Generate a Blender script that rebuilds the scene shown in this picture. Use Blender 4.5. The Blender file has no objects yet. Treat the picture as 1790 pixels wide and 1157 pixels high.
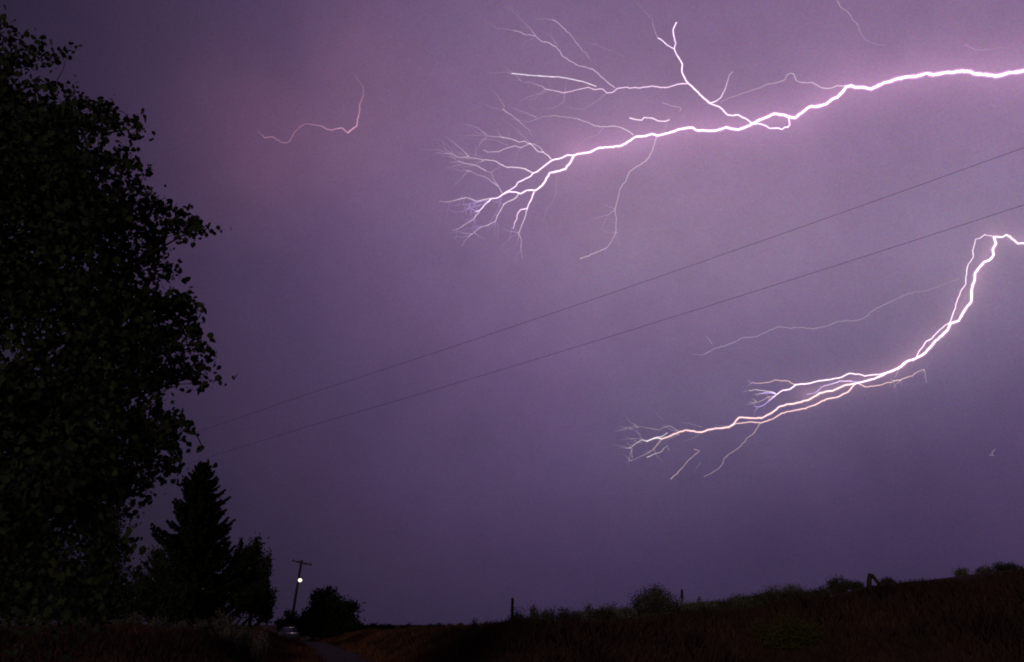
import bpy, math, random
import numpy as np
from mathutils import Vector, Matrix

S = bpy.context.scene
COL = S.collection
random.seed(7)
RNG = np.random.default_rng(7)

# ------------------------------------------------------------------ camera
EYE = 1.7
LENS = 28.0
FPX = 1790 * LENS / 36.0
PITCH = math.atan((1092 - 578.5) / FPX)
cam = bpy.data.cameras.new('camera')
cam.lens = LENS
cam.sensor_width = 36.0
cam.sensor_fit = 'HORIZONTAL'
cam.clip_start = 0.1
cam.clip_end = 40000
cam_o = bpy.data.objects.new('camera', cam)
COL.objects.link(cam_o)
cam_o.location = (0, 0, EYE)
cam_o.rotation_euler = (math.pi / 2 + PITCH, 0, 0)
S.camera = cam_o

S.view_settings.view_transform = 'Standard'
S.view_settings.look = 'None'
S.view_settings.exposure = 0.0
S.view_settings.gamma = 1.0
S.view_settings.use_curve_mapping = False
S.cycles.filter_width = 1.9
S.cycles.transparent_max_bounces = 48
S.cycles.max_bounces = 3
S.cycles.diffuse_bounces = 1

FW = np.array([0, math.cos(PITCH), math.sin(PITCH)])
UPV = np.array([0, -math.sin(PITCH), math.cos(PITCH)])
RT = np.array([1.0, 0, 0])


def ray(px, py):
    """Direction through a point of the photograph (1790 x 1157)."""
    v = FW * FPX + RT * (px - 895) + UPV * (578.5 - py)
    return v / np.linalg.norm(v)


def at(px, py, Y):
    """World point that stands Y metres ahead and shows at (px, py)."""
    r = ray(px, py)
    return Vector((r * (Y / r[1]) + np.array([0, 0, EYE])).tolist())


def side(px, Y):
    """World x of a point at eye level, Y metres ahead."""
    r = ray(px, 1092)
    return r[0] * Y / r[1]


# ------------------------------------------------------------------ sky
W = bpy.data.worlds.new('World')
S.world = W
W.use_nodes = True
NT = W.node_tree
NT.nodes.clear()


def nd(kind, **kw):
    n = NT.nodes.new(kind)
    for k, v in kw.items():
        setattr(n, k, v)
    return n


def lk(a, b):
    NT.links.new(a, b)


def mth(op, a, b=None, c=None, clamp=False):
    n = nd('ShaderNodeMath', operation=op, use_clamp=clamp)
    for i, v in enumerate((a, b, c)):
        if v is None:
            continue
        if isinstance(v, (int, float)):
            n.inputs[i].default_value = v
        else:
            lk(v, n.inputs[i])
    return n.outputs[0]


def vmt(op, a, b=None, scale=None):
    n = nd('ShaderNodeVectorMath', operation=op)
    for i, v in enumerate((a, b)):
        if v is None:
            continue
        if isinstance(v, (tuple, list, np.ndarray)):
            n.inputs[i].default_value = tuple(float(q) for q in v)
        else:
            lk(v, n.inputs[i])
    if scale is not None:
        if isinstance(scale, (int, float)):
            n.inputs['Scale'].default_value = scale
        else:
            lk(scale, n.inputs['Scale'])
    return n.outputs['Value'] if op in ('DOT_PRODUCT', 'LENGTH') else n.outputs['Vector']


tc = nd('ShaderNodeTexCoord')
DIR = vmt('NORMALIZE', tc.outputs['Generated'])
# drifting, uneven storm cloud bends the shape of every glow a little
cl = nd('ShaderNodeTexNoise', noise_dimensions='3D')
cl.inputs['Scale'].default_value = 3.2
cl.inputs['Detail'].default_value = 3
cl.inputs['Roughness'].default_value = 0.55
lk(DIR, cl.inputs['Vector'])
warp = vmt('SCALE', vmt('SUBTRACT', cl.outputs['Color'], (.5, .5, .5)), scale=0.10)
DIRW = vmt('ADD', DIR, warp)


def seg_dist(p, a, b):
    a, b = ray(*a), ray(*b)
    ab = b - a
    t = mth('MULTIPLY', vmt('DOT_PRODUCT', vmt('SUBTRACT', p, a), ab), 1 / float(ab @ ab), clamp=True)
    near = vmt('ADD', vmt('SCALE', tuple(ab), scale=t), a)
    return vmt('LENGTH', vmt('SUBTRACT', p, near))


def line_dist(p, pts):
    dd = None
    for i in range(len(pts) - 1):
        s_ = seg_dist(p, pts[i], pts[i + 1])
        dd = s_ if dd is None else mth('MINIMUM', dd, s_)
    return dd


def gauss(dist, s_):
    q = mth('MULTIPLY', mth('MULTIPLY', dist, dist), -1 / (s_ * s_))
    return mth('EXPONENT', q)


def expo(dist, s_):
    return mth('EXPONENT', mth('MULTIPLY', dist, -1 / s_))


# cloud lit from inside by the discharges: glow by angular distance to each
UP_L = [(2000, 115), (1480, 150), (1300, 225), (1010, 265)]
LO_L = [(1900, 430), (1740, 420), (1680, 540), (1560, 650), (1180, 755)]
LE_L = [(470, 235), (610, 230), (630, 150)]
MI_L = [(1150, 430), (1650, 440)]
dU, dL, dE, dM = (line_dist(DIRW, q) for q in (UP_L, LO_L, LE_L, MI_L))
UPN = [(2000, 115), (1640, 128), (1480, 152), (1390, 205), (1215, 226), (1010, 268)]
LON = [(1900, 430), (1740, 414), (1702, 500), (1660, 570), (1560, 648), (1410, 690)]
hU, hL = line_dist(DIR, UPN), line_dist(DIR, LON)
TERMS = [
    (gauss(dU, .15), (.0191, .0086, .0020)),
    (gauss(dU, .30), (.0920, .0725, .0590)),
    (gauss(dU, .435), (.1225, .0590, .1930)),
    (gauss(dL, .10), (.0220, .0243, .0256)),
    (gauss(dL, .36), (.0080, .0066, .0260)),
    (gauss(dE, .09), (.0430, .0150, .0175)),
    (gauss(dM, .12), (.0415, .0394, .0346)),
    (expo(hU, .024), (.21, .10, .17)),
    (expo(hL, .011), (.16, .09, .11)),
]
acc = None
for g_, c_ in TERMS:
    v_ = vmt('SCALE', c_, scale=g_)
    acc = v_ if acc is None else vmt('ADD', acc, v_)
mot = nd('ShaderNodeTexNoise', noise_dimensions='3D')
mot.inputs['Scale'].default_value = 9.0
mot.inputs['Detail'].default_value = 4
mot.inputs['Roughness'].default_value = 0.72
lk(DIR, mot.inputs['Vector'])
uneven = mth('MULTIPLY_ADD', mot.outputs['Fac'], 0.34, 0.83)
acc = vmt('SCALE', acc, scale=uneven)
acc = vmt('ADD', acc, (.0092, .0094, .0162))
# fine grain like sensor noise, put into the sky colour
gr = nd('ShaderNodeTexNoise', noise_dimensions='3D')
gr.inputs['Scale'].default_value = 420
gr.inputs['Detail'].default_value = 1
lk(DIR, gr.inputs['Vector'])
acc = vmt('MULTIPLY', acc, vmt('ADD', vmt('SCALE', gr.outputs['Color'], scale=.42), (.79, .79, .79)))
bg = nd('ShaderNodeBackground')
lk(acc, bg.inputs['Color'])
bg.inputs['Strength'].default_value = 1.0
# the last of the dusk behind the storm
SUN_EL, SUN_ROT = math.radians(2.0), math.radians(160)
sk = nd('ShaderNodeTexSky', sky_type='NISHITA', sun_disc=False)
sk.sun_elevation = SUN_EL
sk.sun_rotation = SUN_ROT
bg2 = nd('ShaderNodeBackground')
lk(sk.outputs[0], bg2.inputs['Color'])
bg2.inputs['Strength'].default_value = 0.0006
add = nd('ShaderNodeAddShader')
lk(bg.outputs[0], add.inputs[0])
lk(bg2.outputs[0], add.inputs[1])
wo = nd('ShaderNodeOutputWorld')
lk(add.outputs[0], wo.inputs['Surface'])

# weak warm fill added low behind the camera to brighten the foreground
sun = bpy.data.lights.new('sun', 'SUN')
sun.energy = 0.30
sun.color = (1.0, .78, .68)
sun.angle = math.radians(12)
fill_sun_o = bpy.data.objects.new('sun', sun)
COL.objects.link(fill_sun_o)
fill_sun_o.rotation_euler = Vector((0.34, 0.92, -0.16)).to_track_quat('-Z', 'Y').to_euler()


# ------------------------------------------------------------------ helpers
def tag(o, label=None, cat=None, group=None, kind=None):
    if label:
        o['label'] = label
    if cat:
        o['category'] = cat
    if group:
        o['group'] = group
    if kind:
        o['kind'] = kind
    return o


def empty(name, loc, label=None, cat=None, group=None):
    o = bpy.data.objects.new(name, None)
    COL.objects.link(o)
    o.location = loc
    o.empty_display_size = 0.2
    return tag(o, label, cat, group)


def mesh_np(name, V, faces):
    """V (n,3); faces = list of arrays (m,k)."""
    me = bpy.data.meshes.new(name)
    V = np.asarray(V, dtype=np.float32)
    me.vertices.add(len(V))
    me.vertices.foreach_set('co', V.ravel())
    loops, starts = [], []
    n = 0
    for f in faces:
        f = np.asarray(f, dtype=np.int32)
        if len(f) == 0:
            continue
        m, k = f.shape
        starts.append(n + np.arange(m, dtype=np.int32) * k)
        loops.append(f.ravel())
        n += m * k
    loops = np.concatenate(loops)
    starts = np.concatenate(starts)
    me.loops.add(len(loops))
    me.loops.foreach_set('vertex_index', loops)
    me.polygons.add(len(starts))
    me.polygons.foreach_set('loop_start', starts)
    me.update(calc_edges=True)
    me.validate()
    return me


def obj(name, me, mat, parent=None, smooth=False):
    """Link a mesh given in world coordinates; a child is shifted to its parent's frame."""
    o = bpy.data.objects.new(name, me)
    COL.objects.link(o)
    if mat is not None and len(me.materials) == 0:
        me.materials.append(mat)
    if smooth:
        me.polygons.foreach_set('use_smooth', np.ones(len(me.polygons), dtype=bool))
    if parent is not None:
        o.parent = parent
    return o


class MB:
    """Collects boxes, tubes and lofts in one mesh."""

    def __init__(s):
        s.v, s.f = [], []

    def add(s, vs, fs):
        b = len(s.v)
        s.v += [tuple(q) for q in vs]
        s.f += [tuple(i + b for i in q) for q in fs]

    def box(s, c, sz, rot=None):
        x, y, z = (q / 2 for q in sz)
        vs = [Vector((i * x, j * y, k * z)) for i in (-1, 1) for j in (-1, 1) for k in (-1, 1)]
        if rot is not None:
            vs = [rot @ q for q in vs]
        c = Vector(c)
        s.add([q + c for q in vs], [(0, 1, 3, 2), (4, 6, 7, 5), (0, 4, 5, 1), (2, 3, 7, 6), (0, 2, 6, 4), (1, 5, 7, 3)])

    def tube(s, pts, rad, n=6, cap=True):
        pts = [Vector(q) for q in pts]
        if isinstance(rad, (int, float)):
            rad = [rad] * len(pts)
        rings = []
        ref = None
        for i, q in enumerate(pts):
            t = (pts[min(i + 1, len(pts) - 1)] - pts[max(i - 1, 0)]).normalized()
            if ref is None:
                ref = t.orthogonal().normalized()
            ref = (ref - t * ref.dot(t))
            if ref.length < 1e-6:
                ref = t.orthogonal()
            ref.normalize()
            b = t.cross(ref)
            rings.append([q + (ref * math.cos(a) + b * math.sin(a)) * rad[i] for a in
                          [2 * math.pi * k / n for k in range(n)]])
        vs = [v for r_ in rings for v in r_]
        fs = []
        for i in range(len(pts) - 1):
            for k in range(n):
                a, b_ = i * n + k, i * n + (k + 1) % n
                fs.append((a, b_, b_ + n, a + n))
        if cap:
            fs.append(tuple(range(n))[::-1])
            fs.append(tuple((len(pts) - 1) * n + k for k in range(n)))
        s.add(vs, fs)

    def build(s, name, mat, parent=None, smooth=False, off=None):
        me = bpy.data.meshes.new(name)
        v = s.v
        if off is not None:
            v = [(a - off[0], b - off[1], c - off[2]) for a, b, c in v]
        me.from_pydata(v, [], s.f)
        me.update()
        return obj(name, me, mat, parent, smooth)


MATS = {}


def mat(name, c1, c2=None, scale=4.0, rough=0.9, spec=0.15, detail=4, bump=0.0, metal=0.0, emit=None):
    m = bpy.data.materials.new(name)
    m.use_nodes = True
    t = m.node_tree
    b = t.nodes['Principled BSDF']
    b.inputs['Roughness'].default_value = rough
    b.inputs['Specular IOR Level'].default_value = spec
    b.inputs['Metallic'].default_value = metal
    if c2 is None:
        c2 = tuple(q * 0.7 for q in c1)
    tcx = t.nodes.new('ShaderNodeTexCoord')
    nz = t.nodes.new('ShaderNodeTexNoise')
    nz.inputs['Scale'].default_value = scale
    nz.inputs['Detail'].default_value = detail
    nz.inputs['Roughness'].default_value = 0.6
    t.links.new(tcx.outputs['Object'], nz.inputs['Vector'])
    rp = t.nodes.new('ShaderNodeValToRGB')
    rp.color_ramp.elements[0].position = 0.35
    rp.color_ramp.elements[1].position = 0.65
    rp.color_ramp.elements[0].color = (*c2, 1)
    rp.color_ramp.elements[1].color = (*c1, 1)
    t.links.new(nz.outputs['Fac'], rp.inputs['Fac'])
    t.links.new(rp.outputs['Color'], b.inputs['Base Color'])
    if bump:
        bp = t.nodes.new('ShaderNodeBump')
        bp.inputs['Strength'].default_value = bump
        bp.inputs['Distance'].default_value = 0.05
        t.links.new(nz.outputs['Fac'], bp.inputs['Height'])
        t.links.new(bp.outputs['Normal'], b.inputs['Normal'])
    if emit:
        b.inputs['Emission Color'].default_value = (*emit[:3], 1)
        b.inputs['Emission Strength'].default_value = emit[3]
    MATS[name] = m
    return m


M_leaf = mat('poplar_leaf', (.060, .080, .040), (.042, .056, .030), 2.0, .8, .1)
M_leaf2 = mat('broadleaf', (.048, .062, .028), (.036, .046, .022), .6, .85, .1)
M_needle = mat('spruce_needle', (.030, .042, .024), (.022, .032, .018), .8, .9, .1)
M_bark = mat('bark', (.055, .045, .038), (.035, .028, .024), 9, .95, .1, bump=.6)
M_sage = mat('sage_leaf', (.21, .21, .17), (.14, .145, .11), 3, .9, .1)
M_greysage = mat('grey_sage_leaf', (.125, .125, .105), (.07, .072, .058), 2.2, .9, .1)
M_scrub = mat('scrub_leaf', (.09, .09, .058), (.06, .06, .04), 2, .9, .1)
M_yellow = mat('yellow_green_leaf', (.12, .115, .03), (.07, .07, .022), 3, .9, .1)
M_dry = mat('dry_grass', (.27, .115, .072), (.10, .05, .034), .35, .95, .05)
M_weed = mat('dark_weed', (.108, .062, .045), (.055, .034, .026), .5, .95, .05)
M_wood = mat('weathered_wood', (.075, .062, .052), (.04, .033, .028), 14, .9, .1, bump=.5)
M_pale = mat('pale_wood', (.40, .37, .33), (.28, .26, .23), 14, .9, .1, bump=.3)
M_black = mat('black_rubber', (.02, .02, .02), (.014, .014, .014), 20, .8, .2)
M_tin = mat('dark_metal', (.12, .12, .13), (.08, .08, .085), 12, .5, .4, metal=.6)
M_wire = mat('wire', (.035, .033, .035), (.025, .024, .025), 20, .7, .2)
M_paint = mat('pale_car_paint', (.80, .78, .77), (.76, .74, .73), 2, .35, .5)
M_glass = mat('dark_glass', (.02, .022, .026), (.015, .016, .02), 2, .08, .6)
M_redlens = mat('red_lens', (.25, .02, .02), (.2, .015, .015), 6, .25, .5)
M_chrome = mat('bright_metal', (.55, .55, .56), (.45, .45, .46), 9, .3, .5, metal=.9)
M_porcelain = mat('brown_porcelain', (.10, .06, .045), (.07, .04, .03), 9, .3, .5)
M_lamp = mat('lamp_glow', (.9, .9, .85), (.9, .9, .85), 2, .5, .2, emit=(1.0, .93, .74, 1.5))

# ------------------------------------------------------------------ terrain
ROAD = [(1.0, -30), (-.5, -5), (-1.5, 8), (-4.2, 24), (-7.4, 38.8), (-10.8, 52.6), (-15.0, 68), (-19.8, 84), (-27, 100), (-38, 112), (-60, 126),
        (-110, 150)]


def catmull(P_, n):
    P_ = np.array(P_, float)
    out = []
    for i in range(len(P_) - 1):
        p0, p1, p2, p3 = P_[max(i - 1, 0)], P_[i], P_[i + 1], P_[min(i + 2, len(P_) - 1)]
        for t in np.linspace(0, 1, n, endpoint=False):
            out.append(.5 * (2 * p1 + (p2 - p0) * t + (2 * p0 - 5 * p1 + 4 * p2 - p3) * t * t + (3 * p1 - p0 - 3 * p2 + p3) * t ** 3))
    out.append(P_[-1])
    return np.array(out)


ROADC = catmull(ROAD, 14)


def road_dist(x, y):
    x = np.asarray(x, float)
    y = np.asarray(y, float)
    best = np.full(x.shape, 1e9)
    for i in range(len(ROADC) - 1):
        a, b = ROADC[i], ROADC[i + 1]
        ab = b - a
        t = np.clip(((x - a[0]) * ab[0] + (y - a[1]) * ab[1]) / (ab @ ab), 0, 1)
        dd = np.hypot(x - a[0] - t * ab[0], y - a[1] - t * ab[1])
        best = np.minimum(best, dd)
    return best


def sstep(x, a, b):
    t = np.clip((x - a) / (b - a), 0, 1)
    return t * t * (3 - 2 * t)


_ph = RNG.uniform(0, 6.28, (12, 3))


def wob(x, y, f):
    z = 0
    for i in range(6):
        a = _ph[i, 0]
        k = f * (1 + .37 * i)
        z = z + np.sin(k * (x * math.cos(a) + y * math.sin(a)) + _ph[i, 1]) / (1 + .5 * i)
    return z / 2.6


# skyline of the embankment on the right: photograph x -> photograph y at its crest
SKX = np.array([560, 625, 700, 800, 900, 1000, 1100, 1200, 1300, 1400, 1450, 1530, 1600, 1700, 1790, 1900, 2200])
SKY_ = np.array([1134, 1130, 1125, 1115, 1104, 1092, 1083, 1072, 1064, 1054, 1046, 1028, 1021, 1011, 998, 988, 985])
KH = math.hypot(FPX, 513.5)
CREST = 31.0


def ground_z(x, y):
    x = np.asarray(x, float)
    y = np.asarray(y, float)
    u = x / np.maximum(y, 6.0)
    px = 895 + KH * u
    sky = np.interp(px, SKX, SKY_)
    top = EYE + CREST * (1092 - sky) / KH
    rise = sstep(y, 21, CREST)
    far = sstep(y, 60, 240)
    side_w = sstep(px, 540, 640)
    right = top * rise * side_w * (1 - .75 * far)
    # bank on the left
    lw = sstep(-x, 8.5 + .18 * (y - 30), 12.5 + .2 * (y - 30))
    left = (1.36 + .10 * wob(x, y, .35)) * sstep(y, 26.5, 34) * lw * (1 - .8 * sstep(y, 60, 170))
    road = sstep(road_dist(x, y), 1.9, 5.2)
    z = (right + left) * road
    z = z + .05 * wob(x, y, .9) * np.minimum(1, road + .2)
    return z


def gz(x, y):
    return float(ground_z(np.array([x]), np.array([y]))[0])


def spread(lo, hi, fine_lo, fine_hi, fine, g):
    a = list(np.arange(fine_lo, fine_hi + 1e-6, fine))
    st, v = fine, fine_hi
    while v < hi:
        st *= g
        v += st
        a.append(min(v, hi))
    st, v = fine, fine_lo
    while v > lo:
        st *= g
        v -= st
        a.insert(0, max(v, lo))
    return np.array(a)


gx = spread(-6000, 6000, -45, 40, .55, 1.16)
gy = spread(-2000, 12000, 18, 64, .55, 1.12)
GX, GY = np.meshgrid(gx, gy)
GZ = ground_z(GX.ravel(), GY.ravel())
n0, n1 = len(gx), len(gy)
ii = (np.arange(n1 - 1)[:, None] * n0 + np.arange(n0 - 1)[None, :]).ravel()
gm = mesh_np('ground', np.c_[GX.ravel(), GY.ravel(), GZ], [np.c_[ii, ii + 1, ii + 1 + n0, ii + n0]])
M_ground = mat('dry_ground', (.13, .078, .048), (.055, .042, .03), .22, .95, .05, detail=8, bump=.5)
tag(obj('ground', gm, M_ground, smooth=True), kind='structure')

# road
M_road = mat('gravel_road', (.10, .078, .068), (.06, .047, .042), 1.2, .95, .1, detail=8, bump=.4)
rv, rf = [], []
for i, c in enumerate(ROADC):
    t = ROADC[min(i + 1, len(ROADC) - 1)] - ROADC[max(i - 1, 0)]
    t = t / np.hypot(*t)
    nrm = np.array([-t[1], t[0]])
    for k, w in enumerate((-1.6, -.9, 0, .9, 1.6)):
        q = c + nrm * (w + .08 * math.sin(i * 1.7 + k))
        rv.append((q[0], q[1], gz(*q) + .03 + (.05 if abs(w) < .1 else (0.02 if abs(w) < 1 else 0))))
for i in range(len(ROADC) - 1):
    for k in range(4):
        a = i * 5 + k
        rf.append((a, a + 1, a + 6, a + 5))
rm = bpy.data.meshes.new('road')
rm.from_pydata(rv, [], rf)
rm.update()
tag(obj('road', rm, M_road, smooth=True), kind='structure')


# ------------------------------------------------------------------ foliage makers
def unit(v):
    return v / np.maximum(np.linalg.norm(v, axis=1, keepdims=True), 1e-9)


def leaves_mesh(name, C_, length, width, down=.3, shape='ovate', rng=RNG):
    """Many leaves as one mesh: C_ (n,3) centres, random attitude with some droop."""
    n = len(C_)
    ax = unit(rng.normal(size=(n, 3)) + np.array([0, 0, -down * 2]))
    nr = unit(np.cross(ax, rng.normal(size=(n, 3))))
    bi = np.cross(ax, nr)
    L = length * rng.uniform(.6, 1.3, (n, 1))
    Wd = width * L / length * rng.uniform(.8, 1.15, (n, 1))
    if shape == 'ovate':
        prof = [(-.5, 0, 0), (-.22, .46, .07), (.12, .40, .05), (.5, 0, -.06), (.12, -.40, .05), (-.22, -.46, .07)]
        fs = np.array([[0, 1, 2, 3], [0, 3, 4, 5]])
    elif shape == 'diamond':
        prof = [(-.5, 0, 0), (0, .5, .06), (.5, 0, 0), (0, -.5, .06)]
        fs = np.array([[0, 1, 2, 3]])
    else:
        prof = [(-.5, .5, 0), (.5, 0, 0), (-.5, -.5, 0)]
        fs = np.array([[0, 1, 2]])
    k = len(prof)
    V = np.empty((n, k, 3))
    for i, (a, b, c) in enumerate(prof):
        V[:, i] = C_ + ax * (a * L) + bi * (b * Wd) + nr * (c * Wd)
    F_ = (np.arange(n) * k)[:, None, None] + fs[None]
    return mesh_np(name, V.reshape(-1, 3), [F_.reshape(-1, fs.shape[1])])


def broad_tree(name, base, h, blobs, nleaf, leaf, label, group=None, m=None, trunk_r=.16, stems=1, cat='tree', down=.25, hang=0.0):
    """Tree or shrub: blobs = list of (dx, dy, z, rx, rz) lobes in metres from the base."""
    root = empty(name, base, label, cat, group)
    rng = np.random.default_rng(abs(hash(label)) % 1000 if False else sum(map(ord, label)) % 9973)
    # limbs
    for s_ in range(stems):
        tb = MB()
        lean = rng.uniform(-.04, .04, 2) * h + (rng.uniform(-.12, .12, 2) * h if stems > 1 else 0)
        tb.tube([(0, 0, -.3), (lean[0] * .3, lean[1] * .3, h * .3), (lean[0] * .7, lean[1] * .7, h * .62), (lean[0], lean[1], h * .93)],
                [trunk_r, trunk_r * .75, trunk_r * .45, trunk_r * .12], 7)
        tb.build('trunk' if cat == 'tree' else 'stem', M_bark, root, True)
    lb = MB()
    vol = np.array([b[3] ** 2 * b[4] for b in blobs]) ** .7
    pts = []
    for b, q in zip(blobs, vol / vol.sum()):
        n = int(nleaf * q)
        # sub clumps make light and dark masses and an uneven edge
        nc = max(6, int(14 * q * len(blobs) ** .5 + 8))
        d0 = unit(rng.normal(size=(nc, 3))) * rng.uniform(.45, 1.0, (nc, 1)) ** .6
        cc = np.array([b[0], b[1], b[2]]) + d0 * np.array([b[3], b[3], b[4]])
        w = rng.integers(0, nc, n)
        sg = .30 * np.array([b[3], b[3], b[4] * .8])
        pp = cc[w] + rng.normal(size=(n, 3)) * sg * rng.uniform(.5, 1.1, (nc, 1))[w]
        if hang:
            pp[:, 2] -= hang * rng.random(n) ** 2
        pts.append(pp)
        for c_ in cc[::2]:
            z0 = min(max(.15 * h, c_[2] - .35 * h), .85 * h)
            mid = (Vector((0, 0, z0)) + Vector(c_)) / 2 + Vector((0, 0, .04 * h))
            lb.tube([(0, 0, z0), mid, c_], [trunk_r * .4, trunk_r * .22, trunk_r * .06], 4, False)
    lb.build('limbs', M_bark, root, True)
    pts = np.concatenate(pts)
    pts[:, 2] = np.maximum(pts[:, 2], .03)
    obj('crown', leaves_mesh('crown', pts, leaf, leaf * .62, down, 'diamond', rng), m or M_leaf2, root)
    return root


# ------------------------------------------------------------------ the big poplar at the left
TY = 13.5
tx = side(-70, TY)
poplar = empty('poplar_tree', (tx, TY, gz(tx, TY)), 'tall leafy poplar filling the left edge of the picture', 'tree')
P0 = Vector(poplar.location)
prng = np.random.default_rng(21)
tpts = [at(-72, 1180, TY), at(-60, 900, TY), at(-50, 640, TY + .2), at(-62, 400, TY), at(-40, 200, TY + .1), at(-20, 60, TY)]
tpts[0].z = gz(tx, TY) - .3
tb = MB()
tb.tube(tpts, [.34, .27, .21, .15, .09, .03], 10)
tb.build('trunk', M_bark, poplar, True, P0)
# ragged right-hand edge of the crown, photograph y -> x
EY = np.array([30, 50, 75, 100, 130, 150, 200, 225, 255, 300, 340, 380, 400, 425, 460, 490, 520, 560, 600, 640, 670, 690, 720, 750, 790, 830, 870])
EX = np.array([8, 20, 45, 30, 45, 68, 88, 160, 205, 225, 245, 285, 265, 262, 262, 245, 275, 305, 318, 312, 285, 245, 262, 290, 262, 250, 190])
TIPS = [(10, 40, 3), (28, 62, 3), (72, 80, 5), (100, 98, 4), (125, 88, 3), (98, 155, 5), (108, 190, 4), (112, 215, 4), (152, 178, 4), (165, 190, 4),
        (195, 185, 4), (205, 210, 4), (236, 212, 4), (248, 226, 3), (240, 240, 3), (225, 268, 4), (240, 290, 4), (262, 302, 3), (250, 325, 4), (276, 345, 3),
        (285, 358, 4), (318, 372, 5), (340, 392, 5), (355, 402, 4), (322, 408, 3), (270, 425, 4), (284, 438, 4), (298, 472, 4), (290, 490, 3), (280, 455, 4),
        (268, 510, 3), (300, 520, 5), (330, 525, 5), (350, 535, 4), (345, 560, 4), (330, 580, 5), (352, 588, 4), (355, 612, 4), (372, 620, 3),
        (380, 620, 1), (340, 640, 5), (350, 655, 4), (368, 645, 3), (370, 668, 3), (354, 672, 3), (310, 655, 5), (280, 675, 4), (270, 690, 3), (285, 712, 4),
        (310, 730, 5), (332, 745, 4), (300, 750, 4), (318, 775, 4), (312, 800, 4), (300, 822, 4), (360, 782, 1), (354, 786, 1), (362, 812, 1), (378, 810, 1),
        (268, 785, 4), (250, 835, 4), (235, 860, 4)]
limb_targets = [(70, 85), (190, 190), (240, 225), (260, 330), (345, 395), (285, 470), (335, 530), (350, 600), (355, 655), (320, 740), (300, 800),
                (120, 300), (90, 420), (120, 560), (60, 700), (150, 760), (120, 250), (40, 160), (-120, 300), (-140, 500), (-130, 700), (200, 840)]
limbs = []
for (lx, ly) in limb_targets:
    dy = prng.uniform(-1.6, 2.2)
    e = at(lx, ly, TY + dy)
    hz = max(2.2, e.z - .62 * math.hypot(e.x - tx, dy) - .6)
    hz = min(hz, 11.5)
    # start on the trunk at that height
    s0 = None
    for i in range(len(tpts) - 1):
        if tpts[i].z <= hz <= tpts[i + 1].z:
            s0 = tpts[i].lerp(tpts[i + 1], (hz - tpts[i].z) / (tpts[i + 1].z - tpts[i].z))
    s0 = s0 or tpts[-2]
    pl = [s0]
    for k in range(1, 6):
        q = s0.lerp(e, k / 5)
        q.z += .55 * math.sin(math.pi * k / 5) * .6
        q += Vector(prng.normal(size=3) * .10) * (1 if k < 5 else .2)
        pl.append(q)
    limbs.append(pl)
    b = MB()
    b.tube(pl, [.085, .065, .05, .036, .022, .008], 6, False)
    b.build('limb', M_bark, poplar, True, P0)
LP = np.array([tuple(q) for pl in limbs for q in pl[1:]])
clumps = []
for (x, y, w) in TIPS:
    Y = TY + prng.uniform(-1.2, 1.4)
    clumps.append((np.array(at(x - 6, y, Y)), w * 5 + 3 if w > 1 else 2, .10 if w > 1 else .04, True))
    if w >= 4:
        for q_, nn_ in ((26, 30), (52, 44), (84, 50)):
            clumps.append((np.array(at(x - q_, y + q_ * prng.uniform(-.15, .35), Y + prng.uniform(-.3, .3))), nn_, .15, True))
HOLES = [(prng.uniform(-20, 270), prng.uniform(90, 860), prng.uniform(4, 14)) for _ in range(24)]
for k in range(620):
    y = prng.uniform(25, 880)
    ex = np.interp(y, EY, EX) - 52
    x = ex - abs(prng.normal()) * 140 if prng.random() < .55 else prng.uniform(-230, ex)
    Y = TY + prng.uniform(-2.3, 3.2) * (1 if x < ex - 60 else .6)
    if y > 690 and x > 130 and prng.random() < .5:
        continue
    if any((x - a_) ** 2 + (y - b_) ** 2 < (r_ + 18) ** 2 for a_, b_, r_ in HOLES):
        continue
    edge = ex - x < 45
    clumps.append((np.array(at(x, y, Y)), 42 if edge else 118, .22 if edge else .34, edge))
for k in range(150):      # thin hanging lower skirt
    y = prng.uniform(820, 1075)
    x = prng.uniform(-200, 238 - max(0, y - 880) * .35)
    clumps.append((np.array(at(x, y, TY + prng.uniform(-1.5, 2.5))), 34, .26, False))
pts_in, pts_tip = [], []
twb = MB()
nodes = LP.copy()
near = [float(((LP - c[0]) ** 2).sum(1).min()) for c in clumps]
for ci in np.argsort(near):
    c, n, sg, is_edge = clumps[ci]
    dd = ((nodes - c) ** 2).sum(1)
    d0 = nodes[int(np.argmin(dd))]
    if np.linalg.norm(d0 - c) < (1.1 if n > 2 else .3):
        m_ = (d0 + c) / 2 + np.array([0, 0, .05]) + prng.normal(size=3) * .03
        twb.tube([d0, m_, c], [.012, .008, .004], 3, False)
    nodes = np.vstack([nodes, c])
    dr = (c - d0) / max(np.linalg.norm(c - d0), .01)
    t = prng.normal(size=(n, 1)) * sg * 1.2
    pp = c + dr * t + prng.normal(size=(n, 3)) * sg * .72
    (pts_tip if (is_edge and sg < .19) else pts_in).append(pp)
tw_o = twb.build('twigs', M_bark, poplar, False, P0)
tw_o['kind'] = 'stuff'
pts_in = np.concatenate(pts_in)
pts_tip = np.concatenate(pts_tip)
prng.shuffle(pts_tip)
solo, rest = pts_tip[:290], pts_tip[290:]
crown = obj('crown', leaves_mesh('crown', np.concatenate([pts_in, rest]) - np.array(P0), .122, .102, .45, 'ovate', prng), M_leaf, poplar)
crown['kind'] = 'stuff'
leaf_me = leaves_mesh('leaf', np.zeros((1, 3)), .122, .104, .3, 'ovate', np.random.default_rng(3))
leaf_me.materials.append(M_leaf)
for p in solo:
    o = bpy.data.objects.new('leaf', leaf_me)
    COL.objects.link(o)
    o.parent = crown
    o.location = Vector(p) - P0
    o.rotation_euler = prng.uniform(0, 6.28, 3)
    s_ = prng.uniform(.8, 1.2)
    o.scale = (s_, s_, s_)


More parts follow.
